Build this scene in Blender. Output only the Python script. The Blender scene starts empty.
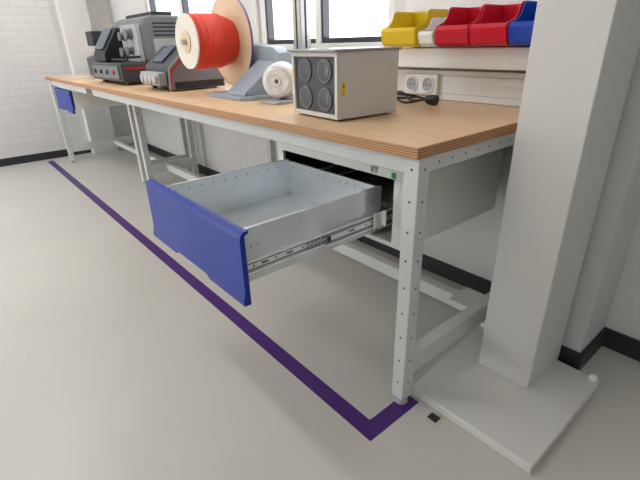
import bpy, bmesh, math
from mathutils import Vector, Matrix
S=bpy.context.scene
COL=S.collection
# ---------------------------------------------------------------- materials
def nodes(name):
    m=bpy.data.materials.new(name); m.use_nodes=True
    nt=m.node_tree; b=nt.nodes['Principled BSDF']
    return m,nt,b
def s2l(c):
    return tuple(((x/255)/12.92 if x/255<=0.04045 else ((x/255+0.055)/1.055)**2.4) for x in c)+(1,)
def mat(name,rgb,rough=.5,metal=0,noise=0.04,scale=12,bump=0,spec=.5,trans=0,alpha=1,stretch=None,detail=4,coat=0):
    m,nt,b=nodes(name)
    c=s2l(rgb)
    tc=nt.nodes.new('ShaderNodeTexCoord')
    n=nt.nodes.new('ShaderNodeTexNoise'); n.inputs['Scale'].default_value=scale; n.inputs['Detail'].default_value=detail
    if stretch:
        mp=nt.nodes.new('ShaderNodeMapping'); mp.inputs['Scale'].default_value=stretch
        nt.links.new(tc.outputs['Object'],mp.inputs['Vector']); nt.links.new(mp.outputs['Vector'],n.inputs['Vector'])
    else: nt.links.new(tc.outputs['Object'],n.inputs['Vector'])
    r=nt.nodes.new('ShaderNodeValToRGB')
    r.color_ramp.elements[0].position=.3; r.color_ramp.elements[1].position=.7
    r.color_ramp.elements[0].color=tuple(max(0,x*(1-noise*2)) for x in c[:3])+(1,)
    r.color_ramp.elements[1].color=tuple(min(1,x*(1+noise)) for x in c[:3])+(1,)
    nt.links.new(n.outputs['Fac'],r.inputs['Fac']); nt.links.new(r.outputs['Color'],b.inputs['Base Color'])
    b.inputs['Roughness'].default_value=rough; b.inputs['Metallic'].default_value=metal
    b.inputs['Specular IOR Level'].default_value=spec
    b.inputs['Transmission Weight'].default_value=trans; b.inputs['Alpha'].default_value=alpha
    b.inputs['Coat Weight'].default_value=coat
    if bump:
        bp=nt.nodes.new('ShaderNodeBump'); bp.inputs['Strength'].default_value=bump; bp.inputs['Distance'].default_value=.01
        nt.links.new(n.outputs['Fac'],bp.inputs['Height']); nt.links.new(bp.outputs['Normal'],b.inputs['Normal'])
    return m
def floor_mat():
    m,nt,b=nodes('epoxy_floor'); N=nt.nodes.new; L=nt.links.new
    tc=N('ShaderNodeTexCoord')
    n1=N('ShaderNodeTexNoise'); n1.inputs['Scale'].default_value=1.1; n1.inputs['Detail'].default_value=3
    n2=N('ShaderNodeTexNoise'); n2.inputs['Scale'].default_value=55; n2.inputs['Detail'].default_value=3
    mp=N('ShaderNodeMapping'); mp.inputs['Scale'].default_value=(1,9,1); mp.inputs['Rotation'].default_value=(0,0,.5)
    n3=N('ShaderNodeTexNoise'); n3.inputs['Scale'].default_value=5; n3.inputs['Detail'].default_value=8
    L(tc.outputs['Object'],n1.inputs['Vector']); L(tc.outputs['Object'],n2.inputs['Vector']); L(tc.outputs['Object'],mp.inputs['Vector']); L(mp.outputs['Vector'],n3.inputs['Vector'])
    r1=N('ShaderNodeValToRGB'); r1.color_ramp.elements[0].position=.3; r1.color_ramp.elements[1].position=.7
    r1.color_ramp.elements[0].color=s2l((193,192,186)); r1.color_ramp.elements[1].color=s2l((203,201,195))
    L(n1.outputs['Fac'],r1.inputs['Fac'])
    r3=N('ShaderNodeValToRGB'); r3.color_ramp.elements[0].position=.68; r3.color_ramp.elements[1].position=.80
    r3.color_ramp.elements[0].color=(1,1,1,1); r3.color_ramp.elements[1].color=(.90,.90,.90,1)
    L(n3.outputs['Fac'],r3.inputs['Fac'])
    r2=N('ShaderNodeValToRGB'); r2.color_ramp.elements[0].color=(.97,.97,.97,1); r2.color_ramp.elements[1].color=(1,1,1,1)
    L(n2.outputs['Fac'],r2.inputs['Fac'])
    a=N('ShaderNodeMix'); a.data_type='RGBA'; a.blend_type='MULTIPLY'; a.inputs[0].default_value=1
    L(r1.outputs['Color'],a.inputs[6]); L(r3.outputs['Color'],a.inputs[7])
    c=N('ShaderNodeMix'); c.data_type='RGBA'; c.blend_type='MULTIPLY'; c.inputs[0].default_value=1
    L(a.outputs[2],c.inputs[6]); L(r2.outputs['Color'],c.inputs[7]); L(c.outputs[2],b.inputs['Base Color'])
    b.inputs['Roughness'].default_value=.32; b.inputs['Specular IOR Level'].default_value=.42
    return m
def brick(name,rgb,rot):
    m,nt,b=nodes(name); c=s2l(rgb)
    tc=nt.nodes.new('ShaderNodeTexCoord'); mp=nt.nodes.new('ShaderNodeMapping'); mp.inputs['Rotation'].default_value=rot
    br=nt.nodes.new('ShaderNodeTexBrick'); br.inputs['Scale'].default_value=1
    br.inputs['Brick Width'].default_value=.22; br.inputs['Row Height'].default_value=.065; br.inputs['Mortar Size'].default_value=.006
    br.inputs['Mortar Smooth'].default_value=.8
    br.inputs['Color1'].default_value=c; br.inputs['Color2'].default_value=tuple(x*.96 for x in c[:3])+(1,)
    br.inputs['Mortar'].default_value=tuple(x*.88 for x in c[:3])+(1,)
    nt.links.new(tc.outputs['Object'],mp.inputs['Vector']); nt.links.new(mp.outputs['Vector'],br.inputs['Vector'])
    nt.links.new(br.outputs['Color'],b.inputs['Base Color'])
    bp=nt.nodes.new('ShaderNodeBump'); bp.inputs['Strength'].default_value=.3; bp.inputs['Distance'].default_value=.003; bp.invert=True
    nt.links.new(br.outputs['Fac'],bp.inputs['Height']); nt.links.new(bp.outputs['Normal'],b.inputs['Normal'])
    b.inputs['Roughness'].default_value=.6
    return m
def wound(name,rgb,scale,axis='Y',dist=1.2,dark=.8):
    m,nt,b=nodes(name); c=s2l(rgb)
    tc=nt.nodes.new('ShaderNodeTexCoord'); w=nt.nodes.new('ShaderNodeTexWave'); w.bands_direction=axis
    w.inputs['Scale'].default_value=scale; w.inputs['Distortion'].default_value=dist; w.inputs['Detail'].default_value=3; w.inputs['Detail Scale'].default_value=.8
    nt.links.new(tc.outputs['Object'],w.inputs['Vector'])
    r=nt.nodes.new('ShaderNodeValToRGB'); r.color_ramp.elements[0].color=tuple(x*dark for x in c[:3])+(1,); r.color_ramp.elements[1].color=c
    nt.links.new(w.outputs['Fac'],r.inputs['Fac']); nt.links.new(r.outputs['Color'],b.inputs['Base Color'])
    bp=nt.nodes.new('ShaderNodeBump'); bp.inputs['Strength'].default_value=.4; bp.inputs['Distance'].default_value=.002
    nt.links.new(w.outputs['Fac'],bp.inputs['Height']); nt.links.new(bp.outputs['Normal'],b.inputs['Normal'])
    b.inputs['Roughness'].default_value=.45
    return m
def emis(name,rgb,st):
    m,nt,b=nodes(name); b.inputs['Base Color'].default_value=s2l(rgb)
    b.inputs['Emission Color'].default_value=s2l(rgb); b.inputs['Emission Strength'].default_value=st
    return m
def plyedge(name):
    m,nt,b=nodes(name)
    tc=nt.nodes.new('ShaderNodeTexCoord'); w=nt.nodes.new('ShaderNodeTexWave'); w.bands_direction='Z'
    w.inputs['Scale'].default_value=50; w.inputs['Distortion'].default_value=.3
    nt.links.new(tc.outputs['Object'],w.inputs['Vector'])
    r=nt.nodes.new('ShaderNodeValToRGB'); r.color_ramp.elements[0].color=s2l((146,98,62)); r.color_ramp.elements[1].color=s2l((202,156,110))
    nt.links.new(w.outputs['Fac'],r.inputs['Fac']); nt.links.new(r.outputs['Color'],b.inputs['Base Color']); b.inputs['Roughness'].default_value=.5
    return m
M={}
M['floor']=floor_mat()
M['wall']=mat('white_plaster',(220,220,219),.7,noise=.015,scale=5,bump=.05)
M['brick']=brick('white_painted_brick',(218,217,215),(0,math.radians(90),math.radians(90)))
M['pier']=mat('pier_plaster',(204,205,206),.7,noise=.015,scale=5,bump=.05)
M['skirt']=mat('black_skirting',(38,38,42),.45)
M['purple']=mat('purple_tape',(74,36,116),.4,noise=.03)
M['wood']=mat('birch_top',(232,195,154),.36,noise=.09,scale=14,stretch=(1,14,14),spec=.4,detail=10)
M['edge']=plyedge('plywood_edge')
M['frame']=mat('light_grey_powder_coat',(208,211,209),.42,noise=.012)
M['cab']=mat('cabinet_light_grey',(236,238,233),.4,noise=.012)
M['col']=mat('column_grey_paint',(212,211,208),.5,noise=.01,scale=3)
M['dark']=mat('black_plastic',(30,31,34),.45)
M['hole']=mat('dark_hole',(80,82,84),.8)
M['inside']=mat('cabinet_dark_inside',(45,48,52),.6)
M['galv']=mat('galvanised_steel',(232,238,242),.2,metal=.6,noise=.03,scale=14,spec=.7)
M['rail']=mat('zinc_runner',(250,251,252),.2,metal=.3,noise=.015,scale=30,spec=.9)
M['web']=mat('runner_groove_shade',(160,166,172),.25,metal=.5,noise=.02,scale=30)  # groove shade put into a darker copy of the runner metal
M['blue']=mat('blue_powder_coat',(4,48,150),.35,noise=.02,spec=.4)
M['silver']=mat('satin_aluminium',(190,193,196),.32,metal=.6,noise=.02)
M['lid']=mat('dark_edged_lid',(156,159,162),.3,metal=.5,noise=.02)
M['boxgrey']=mat('light_grey_beige_casing',(209,208,203),.42,noise=.01)
M['panel']=mat('smoky_front_panel',(66,69,74),.12)
M['fan']=mat('smoky_canister',(96,99,104),.2)
M['fan2']=mat('smoky_canister_hub',(78,81,86),.2)
M['mgrey']=mat('machine_dark_grey',(62,65,70),.4)
M['mmid']=mat('machine_mid_grey',(112,117,123),.4)
M['mlight']=mat('machine_light_grey',(168,172,176),.4)
M['mred']=mat('machine_red',(180,36,34),.35)
M['standm']=mat('stand_grey_blue',(150,162,174),.4,noise=.02)
M['cream']=mat('tan_flange',(226,203,172),.45,noise=.03)
M['pale']=mat('pale_flange',(230,224,212),.5,noise=.02)
M['rim']=mat('violet_rim',(104,82,140),.4)
M['red']=wound('red_wire_winding',(248,70,46),70,'Y',3,.8)
M['thread']=wound('white_winding',(240,240,238),30,'Y',6,.8)
M['white']=mat('white_plastic',(240,240,238),.4,noise=.01)
M['yb']=mat('yellow_bin_plastic',(248,216,40),.12,noise=.02,trans=.3)
M['rb']=mat('red_bin_plastic',(232,34,62),.12,noise=.02,trans=.3)
M['bb']=mat('blue_bin_plastic',(28,84,204),.12,noise=.02,trans=.3)
M['green']=mat('green_sticker',(60,160,70),.5)
M['ylab']=mat('yellow_label',(240,200,40),.5)
M['screen']=mat('blue_grey_screen',(60,76,98),.15)
M['wframe']=mat('window_frame_white',(232,233,232),.4,noise=.01)
M['gasket']=mat('dark_window_frame',(48,54,62),.4)
M['lamp']=emis('lamp_diffuser',(255,250,242),2.5)
# ---------------------------------------------------------------- mesh helpers
def bm_box(bm,x0,x1,y0,y1,z0,z1,mi=0):
    vs=[bm.verts.new((x,y,z)) for x in(x0,x1) for y in(y0,y1) for z in(z0,z1)]
    for f in((0,1,3,2),(4,6,7,5),(0,4,5,1),(2,3,7,6),(0,2,6,4),(1,5,7,3)):
        fc=bm.faces.new([vs[i] for i in f]); fc.material_index=mi
    return vs
def bm_prism(bm,pts,ax,a0,a1,mi=0):
    o=[i for i in range(3) if i!=ax]
    def mk(p,a):
        v=[0,0,0]; v[o[0]]=p[0]; v[o[1]]=p[1]; v[ax]=a; return bm.verts.new(v)
    A=[mk(p,a0) for p in pts]; B=[mk(p,a1) for p in pts]; n=len(pts)
    fs=[bm.faces.new(A),bm.faces.new(B[::-1])]
    for i in range(n): fs.append(bm.faces.new((A[i],B[i],B[(i+1)%n],A[(i+1)%n])))
    for f in fs: f.material_index=mi
def bm_lathe(bm,prof,ax,c,seg=40,mi=0,closed=True):
    o=[i for i in range(3) if i!=ax]; rings=[]
    for r,h in prof:
        ring=[]
        for k in range(seg):
            t=2*math.pi*k/seg; v=[0,0,0]; v[o[0]]=c[o[0]]+r*math.cos(t); v[o[1]]=c[o[1]]+r*math.sin(t); v[ax]=c[ax]+h
            ring.append(bm.verts.new(v))
        rings.append(ring)
    n=len(rings)
    for i in range(n if closed else n-1):
        a=rings[i];b=rings[(i+1)%n]
        for k in range(seg):
            f=bm.faces.new((a[k],a[(k+1)%seg],b[(k+1)%seg],b[k])); f.material_index=mi
    if not closed:
        for ring in(rings[0],rings[-1]):
            f=bm.faces.new(ring); f.material_index=mi
def bm_disc(bm,c,ax,r,mi=0,seg=14):
    o=[i for i in range(3) if i!=ax]; ring=[]
    for k in range(seg):
        t=2*math.pi*k/seg; v=list(c); v[o[0]]+=r*math.cos(t); v[o[1]]+=r*math.sin(t); ring.append(bm.verts.new(v))
    f=bm.faces.new(ring); f.material_index=mi
class Thing:
    def __init__(s,name,base,label,cat,rz=0,group=None,local=False):
        e=bpy.data.objects.new(name,None); e.empty_display_size=.05
        e.location=base; e.rotation_euler[2]=rz; COL.objects.link(e)
        e['label']=label; e['category']=cat
        if group:e['group']=group
        s.e=e; s.off=Vector((0,0,0)) if local else Vector(base)
    def part(s,name,fn,mats,bevel=0,parent=None,label=None,segs=2):
        o=make(name,fn,mats,bevel,s.off,segs); o.parent=parent or s.e
        if label:o['label']=label
        return o
def make(name,fn,mats,bevel=0,off=Vector((0,0,0)),segs=2):
    bm=bmesh.new(); fn(bm)
    bmesh.ops.recalc_face_normals(bm,faces=bm.faces)
    bmesh.ops.translate(bm,verts=bm.verts,vec=-off)
    me=bpy.data.meshes.new(name); bm.to_mesh(me); bm.free()
    me.polygons.foreach_set('use_smooth',[True]*len(me.polygons)); me.set_sharp_from_angle(angle=math.radians(32))
    for m in(mats if isinstance(mats,list) else [mats]): me.materials.append(M[m])
    o=bpy.data.objects.new(name,me); COL.objects.link(o)
    if bevel:
        b=o.modifiers.new('bevel','BEVEL'); b.width=bevel; b.segments=segs; b.limit_method='ANGLE'; b.angle_limit=math.radians(50)
    return o
def solo(name,fn,mats,label,cat,base=(0,0,0),bevel=0,group=None,segs=2):
    o=make(name,fn,mats,bevel,Vector(base),segs); o.location=base
    o['label']=label;o['category']=cat
    if group:o['group']=group
    return o
def struct(name,fn,mats,bevel=0):
    o=make(name,fn,mats,bevel); o['kind']='structure'; return o
def boxes(*bs):
    def f(bm):
        for b in bs: bm_box(bm,*b)
    return f
def tube_fn(pts,r,seg=10,steps=8):
    def f(bm):
        P=[Vector(p) for p in pts]; P=[P[0]]+P+[P[-1]]; path=[]
        for i in range(1,len(P)-2):
            for k in range(steps):
                t=k/steps; a,b,c,d=P[i-1],P[i],P[i+1],P[i+2]
                path.append(.5*((2*b)+(c-a)*t+(2*a-5*b+4*c-d)*t*t+(3*b-a-3*c+d)*t**3))
        path.append(P[-1]); rings=[]
        for i,p in enumerate(path):
            d=(path[min(i+1,len(path)-1)]-path[max(i-1,0)]).normalized()
            s=d.cross(Vector((0,0,1))); s=s.normalized() if s.length>1e-5 else Vector((1,0,0)); n=s.cross(d)
            rings.append([bm.verts.new(p+r*(math.cos(2*math.pi*k/seg)*s+math.sin(2*math.pi*k/seg)*n)) for k in range(seg)])
        for a,b in zip(rings,rings[1:]):
            for k in range(seg): bm.faces.new((a[k],a[(k+1)%seg],b[(k+1)%seg],b[k]))
        bm.faces.new(rings[0]); bm.faces.new(rings[-1][::-1])
    return f
# ---------------------------------------------------------------- room
WY=.78; WX=-4.72; PX=.289; PY=.557
struct('floor',boxes((WX-.1,3.2,-4.2,WY+.1,-.08,0)),'floor')
H=2.9
W1=(-1.92,-.80); W0=(-3.75,-2.35); ZS=1.005; ZT=2.45
def wb(bm):
    bm_box(bm,WX-.1,3.2,WY,WY+.2,0,ZS); bm_box(bm,WX-.1,3.2,WY,WY+.2,ZT,H)
    for a,b in((WX-.1,W0[0]),(W0[1],W1[0]),(W1[1],3.2)): bm_box(bm,a,b,WY,WY+.2,ZS,ZT)
struct('wall_back',wb,'wall')
struct('wall_far',boxes((WX-.15,WX,-4.2,WY,0,H)),'brick')
struct('wall_pier',boxes((-.02,PX,PY,WY,0,H)),'pier',.004)
struct('wall_recess',boxes((WX,WX+.13,.27,.53,0,H)),'wall',.004)
struct('wall_side_unseen',boxes((3.2,3.3,-4.2,WY,0,H)),'wall')  # unseen wall, added to cut light from the open side
struct('wall_front_unseen',boxes((-3.0,3.2,-4.3,-4.2,0,H)),'wall')  # unseen wall, added to cut light; gap left to let sky light in
struct('ceiling',boxes((WX-.1,3.2,-4.2,WY+.2,H,H+.08)),'wall')
struct('baseboard_back',boxes((WX,-.02,WY-.012,WY,0,.075),(PX,3.2,WY-.012,WY,0,.075)),'skirt')
struct('baseboard_far',boxes((WX,WX+.012,-4.2,.27,0,.075),),'skirt')
struct('baseboard_pier',boxes((-.02,PX+.012,PY-.012,PY,0,.075),(PX,PX+.012,PY,WY-.012,0,.075)),'skirt')
for n,(a,b) in enumerate((W0,W1)):
    def wf(bm,a=a,b=b):
        y0,y1=WY+.03,WY+.10
        bm_box(bm,a,b,y0,y1,ZS,ZS+.05); bm_box(bm,a,b,y0,y1,ZT-.06,ZT)
        bm_box(bm,a,a+.055,y0,y1,ZS+.05,ZT-.06); bm_box(bm,b-.055,b,y0,y1,ZS+.05,ZT-.06)
        bm_box(bm,(a+b)/2-.02,(a+b)/2+.02,y0,y1,ZS+.05,ZT-.06)
        for c,d in((a+.055,(a+b)/2-.02),((a+b)/2+.02,b-.055)):
            bm_box(bm,c,d,y0+.01,y1-.01,ZS+.05,ZS+.075,1); bm_box(bm,c,c+.012,y0+.01,y1-.01,ZS+.075,ZT-.06,1)
            bm_box(bm,d-.012,d,y0+.01,y1-.01,ZS+.075,ZT-.06,1)
    struct('window_%d'%(n+1),wf,['wframe','gasket'],.003)
    struct('trim_%d'%(n+1),boxes((a-.02,b+.02,WY-.03,WY+.03,ZS-.025,ZS)),'wframe',.004)
def tape(bm):
    pts=[(-4.6,-.19),(.02,-.19),(.02,.035),(-.035,.035),(-.035,-.135),(-4.6,-.135)]
    bm_prism(bm,pts,2,.0,.0012)
solo('floor_marking_tape',tape,'purple','dark purple adhesive tape marking the floor in front of the workbenches','floor tape',(-.03,-.19,0))
# ---------------------------------------------------------------- workbenches
def leg_fn(x,y,s=.045,top=.80,holes=True):
    def f(bm):
        h=s/2
        bm_box(bm,x-h,x+h,y-h,y+h,.025,top)
        if holes:
            z=.09
            while z<top-.03:
                bm_disc(bm,(x,y-h-.0006,z),1,.0038,1); bm_disc(bm,(x+h+.0006,y,z),0,.0038,1); z+=.085
    return f
def foot_fn(x,y):
    def f(bm):
        bm_lathe(bm,[(.022,0),(.022,.006),(.014,.012),(.008,.014),(.008,.03)],2,(x,y,0),20,closed=False)
    return f
def bench(x0,x1,legs,label,group):
    t=Thing('workbench',((x0+x1)/2,.35,0),label,'workbench',group=group)
    def top(bm):
        bm_box(bm,x0,x1,-.035,WY-.045,.80,.829,1)
        for f in bm.faces:
            f.normal_update()
            if abs(f.calc_center_median().z-.829)<1e-4: f.material_index=0
    t.part('worktop',top,['wood','edge'],.0015)
    lx0=min(l[0] for l in legs); lx1=max(l[0] for l in legs)
    t.part('front_rail',boxes((lx0+.023,lx1-.023,-.012,.018,.752,.7995)),'frame',.003)
    t.part('rear_rail',boxes((lx0+.023,lx1-.023,.66,.69,.752,.7995)),'frame',.003)
    for (x,y) in legs:
        lg=t.part('leg',leg_fn(x,y),['frame','hole'],.003)
        t.part('levelling_foot',foot_fn(x,y),'mlight',parent=lg)
    return t
G='long row of workbenches'
b1=bench(-2.995,0,[(-.025,0),(-.025,.68),(-2.93,.28),(-2.93,.68),(-1.70,.68)],'long plywood-topped workbench with light grey steel frame and open drawer',G)
def side(t,x,y0,y1,ya=None):
    def f(bm):
        bm_box(bm,x-.018,x+.018,y0,y1,.757,.7995)
        y=y0+.04
        while y<y1-.02:
            bm_disc(bm,(x+.0186,y,.778),0,.0035,1); y+=.06
    t.part('side_rail',f,['frame','hole'],.003)
    t.part('crossbar',boxes((x-.020,x+.020,y0,y1,.108,.182)),'frame',.003)
side(b1,-.025,.0235,.657); side(b1,-2.93,.303,.657)
b1.part('stretcher',boxes((-2.909,-.046,.425,.465,.115,.170)),'frame',.003)
b1.part('joint_plate',lambda bm:(bm_box(bm,-.13,-.046,.385,.505,.1705,.1745),bm_box(bm,-.13,-.046,.381,.385,.150,.1745)),'frame',.001)
b2=bench(-4.40,-3.0,[(-4.345,.0),(-4.345,.68),(-3.06,.28),(-3.06,.68)],'plywood-topped workbench with light grey frame and closed blue drawer',G)
side(b2,-4.345,.0235,.657); side(b2,-3.06,.303,.657)
b2.part('stretcher',boxes((-4.324,-3.081,.43,.46,.122,.165)),'frame',.003)
# ---------------------------------------------------------------- drawer cabinets
def blue_front(x0,x1,y0,z0,z1):
    """folded sheet: rounded top lip, flat face, lower grip with a shallow recess"""
    def f(bm):
        w=x1-x0; a=x0+w*.34; b=x1-w*.34
        prof=lambda z:[(y0,z),(y0-.020,z+.001),(y0-.021,z+.012),(y0-.015,z+.036),(y0-.014,z1-.020),(y0-.011,z1-.009),(y0-.004,z1-.002),(y0+.006,z1),(y0+.012,z1-.001),(y0+.012,z1-.006),(y0,z1-.012)]
        xs=[x0,a-.018,a,b,b+.018,x1]; zs=[z0,z0,z0+.011,z0+.011,z0,z0]; rings=[]
        for x,z in zip(xs,zs): rings.append([bm.verts.new((x,p[0],p[1])) for p in prof(z)])
        n=len(rings[0])
        for i in range(len(rings)-1):
            for k in range(n): bm.faces.new((rings[i][k],rings[i][(k+1)%n],rings[i+1][(k+1)%n],rings[i+1][k]))
        bm.faces.new(rings[0]); bm.faces.new(rings[-1][::-1])
    return f
CX0,CX1,CY0,CY1,CZ0,CZ1=-.775,-.140,.10,.655,.462,.745
c1=Thing('drawer_cabinet',((CX0+CX1)/2,.38,CZ0),'light grey steel under-bench cabinet with its drawer pulled fully open','drawer cabinet')
def cab(bm):
    t=.016; fz=.684
    bm_box(bm,CX0,CX0+t,CY0,CY1,CZ0,CZ1); bm_box(bm,CX1-t,CX1,CY0,CY1,CZ0,CZ1)
    bm_box(bm,CX0+t,CX1-t,CY0,CY1,CZ0,CZ0+t); bm_box(bm,CX0+t,CX1-t,CY0,CY1,CZ1-t,CZ1)
    bm_box(bm,CX0+t,CX1-t,CY1-t,CY1,CZ0+t,CZ1-t)
    bm_box(bm,CX0+t,CX1-t,CY0,CY0+t,fz,CZ1-t)
    bm_box(bm,CX0+t,CX0+.030,CY0,CY0+.004,CZ0+t,fz); bm_box(bm,CX1-.042,CX1-t,CY0,CY0+.004,CZ0+t,fz)
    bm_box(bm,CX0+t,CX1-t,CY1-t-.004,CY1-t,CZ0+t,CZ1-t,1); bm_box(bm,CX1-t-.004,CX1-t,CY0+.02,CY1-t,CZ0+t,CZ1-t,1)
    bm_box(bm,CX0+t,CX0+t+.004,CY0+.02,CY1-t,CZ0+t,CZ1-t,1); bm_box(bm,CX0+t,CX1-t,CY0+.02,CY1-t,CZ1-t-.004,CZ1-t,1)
c1.part('body',cab,['cab','inside'],.002)
for x in(CX0+.05,CX1-.09):
    c1.part('mounting_bracket',boxes((x,x+.04,CY0+.02,CY1-.02,CZ1,.7995)),'frame',.002)
LX,LZ=-.262,.703
lk=c1.part('lock',lambda bm:bm_lathe(bm,[(.013,0),(.013,-.006),(.010,-.008)],1,(LX,CY0,LZ),24,closed=False),'silver')
c1.part('keyhole',boxes((LX-.0012,LX+.0012,CY0-.0088,CY0-.0081,LZ-.006,LZ+.006)),'dark',parent=lk)
c1.part('sticker',boxes((-.192,-.174,CY0-.0008,CY0-.0001,.687,.706)),'green',label='small green sticker')
DX0,DX1,DY0,DY1,DZ0,DZ1=-.735,-.240,-.400,.112,.502,.650
def dbox(bm):
    t=.003
    bm_box(bm,DX0,DX0+t,DY0,DY1,DZ0,DZ1); bm_box(bm,DX1-t,DX1,DY0,DY1,DZ0,DZ1)
    bm_box(bm,DX0+t,DX0+.010,DY0,DY1,DZ1-.003,DZ1); bm_box(bm,DX1-.010,DX1-t,DY0,DY1,DZ1-.003,DZ1)
    bm_box(bm,DX0+t,DX1-t,DY0,DY1,DZ0,DZ0+.005)
    bm_box(bm,DX0+t,DX1-t,DY1-t,DY1,DZ0+.005,DZ1-.004); bm_box(bm,DX0+t,DX1-t,DY0,DY0+t,DZ0+.005,DZ1-.004)
    bm_box(bm,DX0+.010,DX1-.010,DY1-.010,DY1-t,DZ1-.007,DZ1-.004)
    for i in range(10):
        y=DY0+.05+i*(DY1-DY0-.10)/9
        bm_disc(bm,(DX0+t+.0006,y,DZ1-.024),0,.0030,1,10)
    for y in(DY0+.03,DY0+.05,DY1-.04): bm_disc(bm,(DX1+.0006,y,DZ1-.05),0,.0028,1,10)
    for i in range(12):
        x=DX0+.04+i*(DX1-DX0-.08)/11
        bm_disc(bm,(x,DY1-t-.0006,DZ1-.026),1,.0030,1,10)
d=c1.part('drawer',dbox,['galv','hole'],.0008,label='shiny galvanised steel drawer box with folded rim, empty')
c1.part('drawer_front',blue_front(-.785,-.190,DY0-.0125,.470,.668),'blue',.0012,parent=d,label='royal blue folded steel drawer front with recessed grip')
RZ=.546
def runner_set(xa,sgn):
    def b(bm,x0,x1,y0,y1,z0,z1,mi=0):
        a,c=sorted((xa+sgn*x0,xa+sgn*x1)); bm_box(bm,a,c,y0,y1,z0,z1,mi)
    def chan(x0,x1,y0,y1,hh,holes=(),slot=()):
        def f(bm):
            b(bm,x1-.003,x1-.001,y0,y1,RZ-hh+.005,RZ+hh-.005,2)
            b(bm,x0,x1,y0,y1,RZ+hh-.005,RZ+hh); b(bm,x0,x1,y0,y1,RZ-hh,RZ-hh+.005)
            b(bm,x1-.001,x1-.0004,y0,y1,RZ-hh*.32,RZ+hh*.32)
            for y in holes: bm_disc(bm,(xa+sgn*(x1+.0001),y,RZ),0,.0038,1,12)
            for y in slot: b(bm,x1-.0004,x1+.0001,y-.012,y+.012,RZ-.003,RZ+.003,1)
        return f
    def inner(bm):
        b(bm,.0002,.0022,DY0+.002,DY1-.02,RZ-.013,RZ+.013,2)
        b(bm,.0002,.0085,DY0+.002,DY1-.02,RZ+.0130,RZ+.0180); b(bm,.0002,.0085,DY0+.002,DY1-.02,RZ-.0180,RZ-.0130)
        b(bm,.0022,.0040,DY0+.002,DY1-.02,RZ-.006,RZ+.006)
        for y in(-.37,-.30,-.21): bm_disc(bm,(xa+sgn*.0046,y,RZ),0,.0032,1,12)
        for y in(-.335,-.255): b(bm,.0040,.0045,y-.011,y+.011,RZ-.0028,RZ+.0028,1)
    run=c1.part('drawer_runner',inner,['rail','hole','web'],.0004,label='telescopic ball-bearing chrome drawer runner')
    c1.part('middle_rail',chan(.009,.0135,-.13,.36,.0225,(.03,.06),(-.03,)),['rail','hole','web'],.0004,parent=run)
    c1.part('outer_rail',chan(.0138,.021,.085,.60,.0275,(.13,)),['rail','hole','web'],.0004,parent=run)
    def cage(bm):
        b(bm,.0042,.0056,-.20,-.132,RZ-.0105,RZ+.0105)
        for i in range(5):
            for s in(-1,1): b(bm,.0056,.0072,-.195+i*.013,-.189+i*.013,RZ+s*.0085-.0022,RZ+s*.0085+.0022,1)
    c1.part('ball_cage',cage,['silver','hole'],.0003,parent=run)
    c1.part('end_stop',lambda bm:b(bm,.0137,.017,-.13,-.116,RZ-.008,RZ+.008),'dark',.001,parent=run)
    c1.part('bearing_bracket',lambda bm:(b(bm,.0212,.0235,.055,.0995,RZ-.02,RZ+.032),b(bm,.0212,.034,.0985,.0998,RZ-.02,RZ+.032)),'rail',.0008,parent=run)
runner_set(DX1,1); runner_set(DX0,-1)
c2=Thing('drawer_cabinet',(-4.0,.35,.58),'light grey under-bench cabinet with its blue drawer closed','drawer cabinet')
c2.part('body',boxes((-4.29,-3.72,.025,.62,.58,.745)),'cab',.003)
for x in(-4.24,-3.80):
    c2.part('mounting_bracket',boxes((x,x+.04,.05,.6,.745,.7995)),'frame',.002)
c2.part('drawer_front',blue_front(-4.289,-3.721,.0128,.545,.735),'blue',.0012,label='blue folded steel drawer front')
# ---------------------------------------------------------------- support column
k=Thing('support_column',(.145,.42,0),'pale grey boxed column standing on a broad floor plate','column')
k.part('post',boxes((.06,.235,.31,.535,.030,H-.005)),'col',.003)
k.part('base_plate',lambda bm:bm_prism(bm,[(-.020,.045),(.375,.050),(.375,.525),(-.060,.535)],2,.0,.030),'col',.004)
def knob(x,y): return lambda bm:bm_lathe(bm,[(.010,0),(.014,.006),(.015,.014),(.011,.021),(.004,.025)],2,(x,y,.030),20,closed=False)
k.part('cap',knob(.355,.505),'white'); k.part('cap',knob(-.035,.510),'white')
solo('rubber_pad',boxes((.075,.105,.005,.030,0,.005)),'skirt','small dark rubber pad on the floor beside the column plate','pad',(.09,.02,0),.001)
# ---------------------------------------------------------------- cable trunking + sockets
tk=Thing('cable_trunking',(-1.2,WY,.8295),'white wall-mounted cable trunking running along the back of the worktops','trunking')
TY=WY-.052
tk.part('duct',boxes((-3.6,-.025,TY,WY,.8292,.945)),'wframe',.004)
tk.part('cover_joint',boxes((-3.6,-.025,TY-.0008,TY,.856,.8575)),'mlight')
tk.part('cover_joint',boxes((-3.6,-.025,TY-.0008,TY,.924,.9255)),'mlight')
so=Thing('power_socket',(-.575,TY,.845),'double white power socket on the trunking','power socket')
so.part('plate',boxes((-.66,-.49,TY-.020,TY-.001,.846,.930)),'white',.005)
for x in(-.617,-.533):
    def ol(bm,x=x):
        bm_lathe(bm,[(.031,0),(.031,-.005),(.027,-.005),(.025,0)],1,(x,TY-.020,.888),32)
        bm_disc(bm,(x,TY-.0205,.888),1,.025,1,28)
        for dx in(-.0095,.0095): bm_disc(bm,(x+dx,TY-.0212,.888),1,.0036,2,12)
    so.part('outlet',ol,['white','mlight','dark'])
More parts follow.
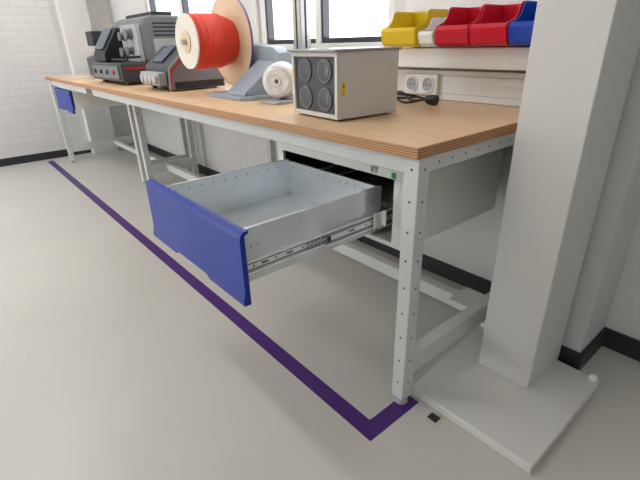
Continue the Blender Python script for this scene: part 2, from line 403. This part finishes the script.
# ---------------------------------------------------------------- bins on rail
br=Thing('bin_rail',(-.4,WY,1.0),'white louvred wall panel carrying small parts bins','wall rail')
br.part('panel',boxes((-.72,-.03,WY-.015,WY,1.0285,1.30)),'wframe',.003)
br.part('ledge',boxes((-.78,-.03,.655,WY,.957,1.030)),'white',.004)
def bin_fn(x0,x1,y0=.56,z0=1.035,h=.13,y1=WY-.02):
    t=.004
    def f(bm):
        prof=[(y1,z0),(y0+.03,z0),(y0+.012,z0+.012),(y0,z0+h*.42),(y0+.008,z0+h*.52),(y0+.05,z0+h*.62),(y0+.066,z0+h*.72),(y0+.078,z0+h*.95),(y0+.09,z0+h),(y1,z0+h)]
        bm_prism(bm,prof,0,x0,x0+t); bm_prism(bm,prof,0,x1-t,x1)
        bm_box(bm,x0+t,x1-t,y0+.03,y1,z0,z0+t); bm_box(bm,x0+t,x1-t,y1-t,y1,z0+t,z0+h)
        bm_prism(bm,[(y0+.03,z0),(y0+.012,z0+.012),(y0,z0+h*.42),(y0+.008,z0+h*.52),(y0+.012,z0+h*.52),(y0+.005,z0+h*.42),(y0+.017,z0+.014),(y0+.031,z0+.004)],0,x0+t,x1-t)
    return f
def add_bin(m,x0,x1,label,**kw):
    return solo('storage_bin',bin_fn(x0,x1,**kw),m,label,'storage bin',((x0+x1)/2,.66,1.035),.0018,group='small parts bins on the wall rail',segs=3)
for nm,m,x0,x1 in(('yellow','yb',-.675,-.505),('red','rb',-.415,-.282),('red','rb',-.277,-.145),('blue','bb',-.138,-.008)):
    add_bin(m,x0,x1,'%s plastic open-fronted storage bin hanging above the bench'%nm)
add_bin('white',-.49,-.425,'narrow white plastic storage bin between coloured bins',h=.10)
# ---------------------------------------------------------------- filter enclosure
ZB=.8295
e=Thing('filter_unit',(-.405,.078,ZB),'light grey metal box unit with smoky window over round canisters','filter unit',rz=math.radians(-4),local=True)
w,dp,h=.252,.262,.212
F=.014
e.part('casing',boxes((-w,0,.014,dp,.006,h-.008),(-w,-w+F,0,.014,.006,h-.008),(-F,0,0,.014,.006,h-.008),(-w+F,-F,0,.014,.006,.006+F),(-w+F,-F,0,.014,h-.008-F,h-.008)),'boxgrey',.002)
e.part('lid',boxes((-w-.007,.007,-.012,dp+.006,h-.008,h)),'lid',.003,label='brushed metal lid')
e.part('front_panel',boxes((-w+F,-F,.008,.0138,.006+F,h-.008-F)),'panel',.001,label='smoky grey front window')
for i in range(2):
    for j in range(2):
        x=-w*.5+(i-.5)*.108; z=h*.5-.001+(j-.5)*.086
        cn=e.part('canister',lambda bm,x=x,z=z:bm_lathe(bm,[(.038,.0079),(.038,.0045),(.036,.003),(.030,.003)],1,(x,0,z),40,closed=False),'fan',label='round smoky canister')
        e.part('canister_hub',lambda bm,x=x,z=z:bm_lathe(bm,[(.027,.0029),(.027,.0015),(.025,.001)],1,(x,0,z),36,closed=False),'fan2',parent=cn)
for x in(-w+.03,-.03):
    for y in(.03,dp-.03):
        e.part('foot',lambda bm,x=x,y=y:bm_lathe(bm,[(.012,0),(.012,.0065)],2,(x,y,0),16,closed=False),'dark')
e.part('warning_label',lambda bm:(bm_box(bm,0,.0008,.018,.032,.078,.118),bm_prism(bm,[(.020,.102),(.030,.102),(.025,.112)],0,.0009,.0012,1),bm_box(bm,.0009,.0012,.021,.029,.083,.085,1),bm_box(bm,.0009,.0012,.021,.029,.089,.091,1)),['ylab','dark'],label='yellow warning label with black triangle')
e.part('sticker',boxes((-w+.002,-w+.012,-.0008,0,.130,.150)),'ylab',label='tiny yellow sticker')
# ---------------------------------------------------------------- upright post
px,py,hw=-1.245,.61,.032
p=Thing('clamp_post',(px,py,ZB),'silver aluminium profile post clamped to the worktop','post')
p.part('profile',boxes((px-hw,px+hw,py-hw,py+hw,ZB+.01,1.55)),'silver',.004)
p.part('groove',boxes((px-.006,px+.006,py-hw-.0008,py-hw,ZB+.012,1.55)),'dark')
p.part('groove',boxes((px+hw,px+hw+.0008,py-.006,py+.006,ZB+.012,1.55)),'dark')
p.part('base_flange',boxes((px-.055,px+.055,py-.055,py+.055,ZB,ZB+.01)),'silver',.002)
# ---------------------------------------------------------------- spool stand and spools
st=Thing('spool_stand',(-1.25,.35,ZB),'angular grey-blue sheet metal stand holding the wire spool','spool stand')
st.part('base',lambda bm:bm_prism(bm,[(-1.46,.17),(-1.15,.165),(-1.105,.20),(-1.105,.47),(-1.46,.47)],2,ZB,ZB+.018),'standm',.002)
def hous(bm):
    prof=[(-1.44,ZB+.0185),(-1.108,ZB+.0185),(-1.108,ZB+.07),(-1.155,ZB+.19),(-1.20,ZB+.215),(-1.56,ZB+.248),(-1.58,ZB+.225),(-1.50,ZB+.12)]
    bm_prism(bm,prof,1,.395,.470)
st.part('upright',hous,'standm',.003)
st.part('sloping_cover',lambda bm:bm_prism(bm,[(.19,ZB+.0185),(.394,ZB+.0185),(.394,ZB+.158),(.375,ZB+.158),(.195,ZB+.032)],0,-1.305,-1.145),'standm',.002)
for (x,y) in((-1.43,.19),(-1.13,.44)):
    st.part('bolt',lambda bm,x=x,y=y:bm_lathe(bm,[(.008,0),(.008,.004)],2,(x,y,ZB+.0182),12,closed=False),'silver')
SC=(-1.53,.25,1.078)
st.part('axle',lambda bm:bm_lathe(bm,[(.0125,-.15),(.0125,.144)],1,SC,20,closed=False),'silver')
sp=Thing('wire_spool',(SC[0],SC[1],SC[2]-.2),'large tan-flanged spool wound with bright coral-red wire','wire spool')
def flange(y0,y1,r):
    return lambda bm:bm_lathe(bm,[(r,y0),(r,y1),(.014,y1),(.014,y0)],1,SC,64)
sp.part('flange',flange(-.125,-.117,.122),'pale',.001,label='smaller pale flange')
sp.part('flange',flange(.110,.118,.209),'cream',.001,label='large tan flange')
sp.part('flange_rim',lambda bm:bm_lathe(bm,[(.2095,.1085),(.212,.1085),(.212,.1195),(.2095,.1195)],1,SC,64),'rim',.0005,label='thin violet rim')
sp.part('hub_ring',lambda bm:bm_lathe(bm,[(.014,-.130),(.05,-.130),(.05,-.1255),(.014,-.1255)],1,SC,32),'cream',.001)
def strand(bm):
    bm_lathe(bm,[(.014,-.1165),(.110,-.1165),(.120,-.09),(.125,-.04),(.126,.0),(.122,.04),(.112,.08),(.100,.109),(.014,.109)],1,SC,64)
sp.part('wire_winding',strand,'red')
def loops(bm):
    import random; rnd=random.Random(4)
    for j in range(6):
        y0=-.085+j*.024; tilt=rnd.uniform(-.015,.015); ph=rnd.uniform(0,6.28); r0=.1235; pts=[]
        for k_ in range(25):
            t=2*math.pi*k_/24
            pts.append((SC[0]+r0*math.cos(t),SC[1]+y0+tilt*math.sin(t+ph),SC[2]+r0*math.sin(t)))
        tube_fn(pts,.0022,6,2)(bm)
ol_=sp.part('loose_strands',loops,'red',label='loose strands of red wire'); ol_['kind']='stuff'
solo('spool_plate',boxes((-1.02,-.90,.19,.38,ZB,ZB+.010)),'mlight','thin grey metal plate lying on the worktop','plate',(-.96,.285,ZB),.002)
ts=Thing('thread_cone',(-.995,.285,ZB+.010),'white wound thread cone lying on its side','thread cone',rz=math.radians(38),local=True)
TC=Vector((0,0,.0755))
ts.part('winding',lambda bm:bm_lathe(bm,[(.016,-.052),(.050,-.056),(.062,-.050),(.068,-.038),(.073,.0),(.0755,.030),(.073,.043),(.064,.049),(.016,.049)],1,TC,48),'thread',label='white fluffy wound thread')
ts.part('core',lambda bm:bm_lathe(bm,[(.010,-.060),(.0155,-.060),(.0155,.052),(.010,.052)],1,TC,32),'white',label='hollow white cone core')
# ---------------------------------------------------------------- wire processing machines
def machine_small():
    t=Thing('wire_cutting_machine',(-2.05,.28,ZB),'low sloped grey and black wire cutting machine with red trim','machine')
    x0,x1,y0,y1=-2.22,-1.84,.13,.46
    t.part('housing',lambda bm:bm_prism(bm,[(y0+.02,ZB+.015),(y1,ZB+.015),(y1,ZB+.235),(y0+.15,ZB+.235),(y0+.02,ZB+.13)],0,x0,x1-.012),'mgrey',.012,segs=3)
    t.part('side_cover',lambda bm:bm_prism(bm,[(y0,ZB+.008),(y1+.01,ZB+.008),(y1+.01,ZB+.22),(y0+.19,ZB+.248),(y0+.14,ZB+.24),(y0+.01,ZB+.12)],0,x1-.0115,x1+.012),'mmid',.005)
    t.part('side_skirt',boxes((x1+.0122,x1+.014,y0+.03,y1,ZB+.012,ZB+.05)),'dark',.001,label='dark lower trim')
    t.part('stripe',lambda bm:bm_prism(bm,[(y0+.006,ZB+.02),(y0+.014,ZB+.02),(y0+.022,ZB+.10),(y0+.145,ZB+.220),(y0+.138,ZB+.226),(y0+.014,ZB+.108)],0,x1+.0122,x1+.015),'mred',.001,label='red trim')
    t.part('screen',lambda bm:bm_prism(bm,[(y0+.038,ZB+.150),(y0+.134,ZB+.2285),(y0+.131,ZB+.2325),(y0+.035,ZB+.154)],0,x0+.10,x1-.14),'screen')
    t.part('feed_block',boxes((x0+.05,x1-.06,y0-.03,y0+.019,ZB+.03,ZB+.10)),'mlight',.004)
    for x in(x0+.11,x0+.17,x0+.23,x0+.29):
        t.part('feed_roller',lambda bm,x=x:bm_lathe(bm,[(.024,0),(.024,-.02),(.008,-.024)],1,(x,y0-.0305,ZB+.065),24,closed=False),'silver')
    for x in(x0+.03,x1-.05):
        for y in(y0+.05,y1-.03): t.part('foot',lambda bm,x=x,y=y:bm_lathe(bm,[(.014,0),(.014,.0155)],2,(x,y,ZB),16,closed=False),'dark')
machine_small()
def machine_big():
    t=Thing('benchtop_machine',(-2.85,.3,ZB),'grey and black benchtop processing machine with rollers, screen and open mechanism','machine')
    x0,x1,y0,y1=-3.14,-2.50,.09,.56
    t.part('base_housing',boxes((x0,x1,y0,y1,ZB+.02,ZB+.14)),'mgrey',.012,segs=3)
    t.part('rear_housing',lambda bm:bm_prism(bm,[(y0+.18,ZB+.1405),(y1-.005,ZB+.1405),(y1-.005,ZB+.42),(y0+.26,ZB+.42),(y0+.21,ZB+.40),(y0+.18,ZB+.35)],0,x0+.01,x1-.005),'mmid',.018,segs=4)
    t.part('side_panel',boxes((x1-.0048,x1-.001,y0+.25,y1-.04,ZB+.17,ZB+.28)),'mlight',.002,label='light grey side panel')
    for i in range(4):
        t.part('side_vent',boxes((x1-.0048,x1-.002,y0+.26,y1-.05,ZB+.295+i*.024,ZB+.306+i*.024)),'dark')
    t.part('accent',boxes((x1+.0002,x1+.003,y0+.02,y1-.02,ZB+.10,ZB+.112)),'mred',.001,label='red stripe')
    t.part('control_pod',lambda bm:bm_prism(bm,[(y0+.02,ZB+.1405),(y0+.175,ZB+.1405),(y0+.175,ZB+.36),(y0+.13,ZB+.36),(y0+.02,ZB+.20)],0,x0+.02,x0+.28),'dark',.012,segs=3)
    t.part('screen',lambda bm:bm_prism(bm,[(y0+.030,ZB+.222),(y0+.118,ZB+.350),(y0+.112,ZB+.354),(y0+.024,ZB+.226)],0,x0+.05,x0+.25),'screen')
    t.part('mechanism_plate',boxes((x0+.31,x1-.02,y0+.15,y0+.1795,ZB+.141,ZB+.37)),'mlight',.003)
    for x,z,r in((x0+.37,.20,.032),(x0+.50,.21,.026),(x0+.39,.30,.028),(x0+.52,.31,.034)):
        t.part('roller',lambda bm,x=x,z=z,r=r:bm_lathe(bm,[(r,0),(r,-.012),(r*.8,-.014),(r*.8,-.03),(r,-.032),(r,-.04),(.006,-.044)],1,(x,y0+.1495,ZB+z),28,closed=False),'mmid')
    t.part('guard_arm',boxes((x0+.31,x1-.01,y0+.05,y0+.065,ZB+.15,ZB+.165),(x1-.025,x1-.01,y0+.05,y0+.1495,ZB+.165,ZB+.18)),'dark',.003)
    t.part('front_plate',boxes((x0+.03,x1-.03,y0-.010,y0-.0002,ZB+.04,ZB+.12)),'mmid',.003)
    for i in range(4):
        t.part('push_button',lambda bm,x=x0+.10+i*.14:bm_lathe(bm,[(.014,0),(.014,-.008),(.010,-.010)],1,(x,y0-.0105,ZB+.08),20,closed=False),'mred' if i==3 else 'dark')
    t.part('top_tray',boxes((x0+.06,x1-.06,y0+.29,y1-.04,ZB+.4202,ZB+.445)),'dark',.004)
    for x in(x0+.03,x1-.09): t.part('foot',boxes((x,x+.06,y0+.04,y1-.04,ZB,ZB+.0195)),'dark')
machine_big()
def mach_left():
    t=Thing('crimping_machine',(-3.65,.3,ZB),'compact black and grey crimping press on the worktop','machine')
    t.part('housing',lambda bm:bm_prism(bm,[(.22,ZB+.012),(.56,ZB+.012),(.56,ZB+.36),(.36,ZB+.36),(.36,ZB+.20),(.22,ZB+.16)],0,-3.80,-3.50),'mgrey',.008)
    t.part('press_head',boxes((-3.74,-3.56,.24,.359,ZB+.25,ZB+.36)),'dark',.006)
    t.part('ram',lambda bm:bm_lathe(bm,[(.018,ZB+.19),(.018,ZB+.249)],2,(-3.65,.29,0),20,closed=False),'silver')
    t.part('foot',boxes((-3.78,-3.52,.24,.54,ZB,ZB+.0118)),'dark')
mach_left()
def paper(bm):
    bm_prism(bm,[(-3.98,.04),(-3.72,.10),(-3.78,.27),(-4.04,.21)],2,ZB,ZB+.0012)
solo('paper_sheet',paper,'white','loose white paper sheet lying on the worktop','paper',(-3.88,.15,ZB))
cb=Thing('power_cable',(-.56,.6,ZB),'tangled black power cable with plugs lying on the worktop','cable')
cb.part('cord',tube_fn([(-.66,.53,ZB+.016),(-.62,.60,ZB+.012),(-.52,.55,ZB+.005),(-.45,.62,ZB+.02),(-.50,.68,ZB+.005),(-.62,.65,ZB+.024),(-.60,.55,ZB+.034),(-.51,.60,ZB+.026),(-.60,.68,ZB+.006),(-.72,.62,ZB+.005),(-.82,.67,ZB+.005)],.0045),'dark')
cb.part('cord',tube_fn([(-.45,.58,ZB+.018),(-.52,.58,ZB+.012),(-.61,.62,ZB+.034),(-.70,.54,ZB+.006),(-.78,.60,ZB+.006)],.004),'dark')
cb.part('plug',lambda bm:bm_lathe(bm,[(.006,-.03),(.014,-.02),(.019,.0),(.019,.022)],1,(-.66,.50,ZB+.0195),20,closed=False),'dark')
cb.part('plug',lambda bm:bm_lathe(bm,[(.006,-.03),(.014,-.02),(.019,.0),(.019,.022)],0,(-.42,.58,ZB+.0195),20,closed=False),'dark')
# ---------------------------------------------------------------- lights
for i,(x,y,en) in enumerate(((-3.2,-1.0,13),(-1.4,-1.0,12),(-3.2,-2.8,11),(-1.4,-2.8,13),(1.3,-2.4,13))):  # unseen lamps; the rightmost is added to lighten that side of the room
    t=Thing('unseen_ceiling_lamp',(x,y,H-.06),'unseen flat white rectangular ceiling lamp with lit diffuser','ceiling lamp',group='ceiling lamps')
    t.part('housing',boxes((x-.62,x+.62,y-.16,y+.16,H-.05,H-.001)),'white',.004)
    t.part('diffuser',boxes((x-.59,x+.59,y-.13,y+.13,H-.056,H-.0502)),'lamp')
    L=bpy.data.lights.new('lamp_light','AREA'); L.shape='RECTANGLE'; L.size=1.15; L.size_y=.25; L.energy=en; L.color=(1,.965,.925)
    lo=bpy.data.objects.new('lamp_light',L); lo.location=(0,0,-.01); lo.parent=t.e; COL.objects.link(lo)
w=bpy.data.worlds.new('sky'); S.world=w; w.use_nodes=True
bg=w.node_tree.nodes['Background']; bg.inputs[0].default_value=(.97,.98,1,1); bg.inputs[1].default_value=5.0
# ---------------------------------------------------------------- camera
r=Vector((.6472,.7619,-.0252)); u=Vector((-.3041,.2884,.9079)); f=Vector((-.699,.5799,-.4183))
cam=bpy.data.cameras.new('camera'); cam.lens=430/640*36; cam.sensor_width=36; cam.clip_start=.01
co=bpy.data.objects.new('camera',cam); COL.objects.link(co)
mm=Matrix(((r.x,u.x,-f.x,.623),(r.y,u.y,-f.y,-.86),(r.z,u.z,-f.z,1.062),(0,0,0,1)))
co.matrix_world=mm
S.camera=co
S.view_settings.view_transform='Standard'
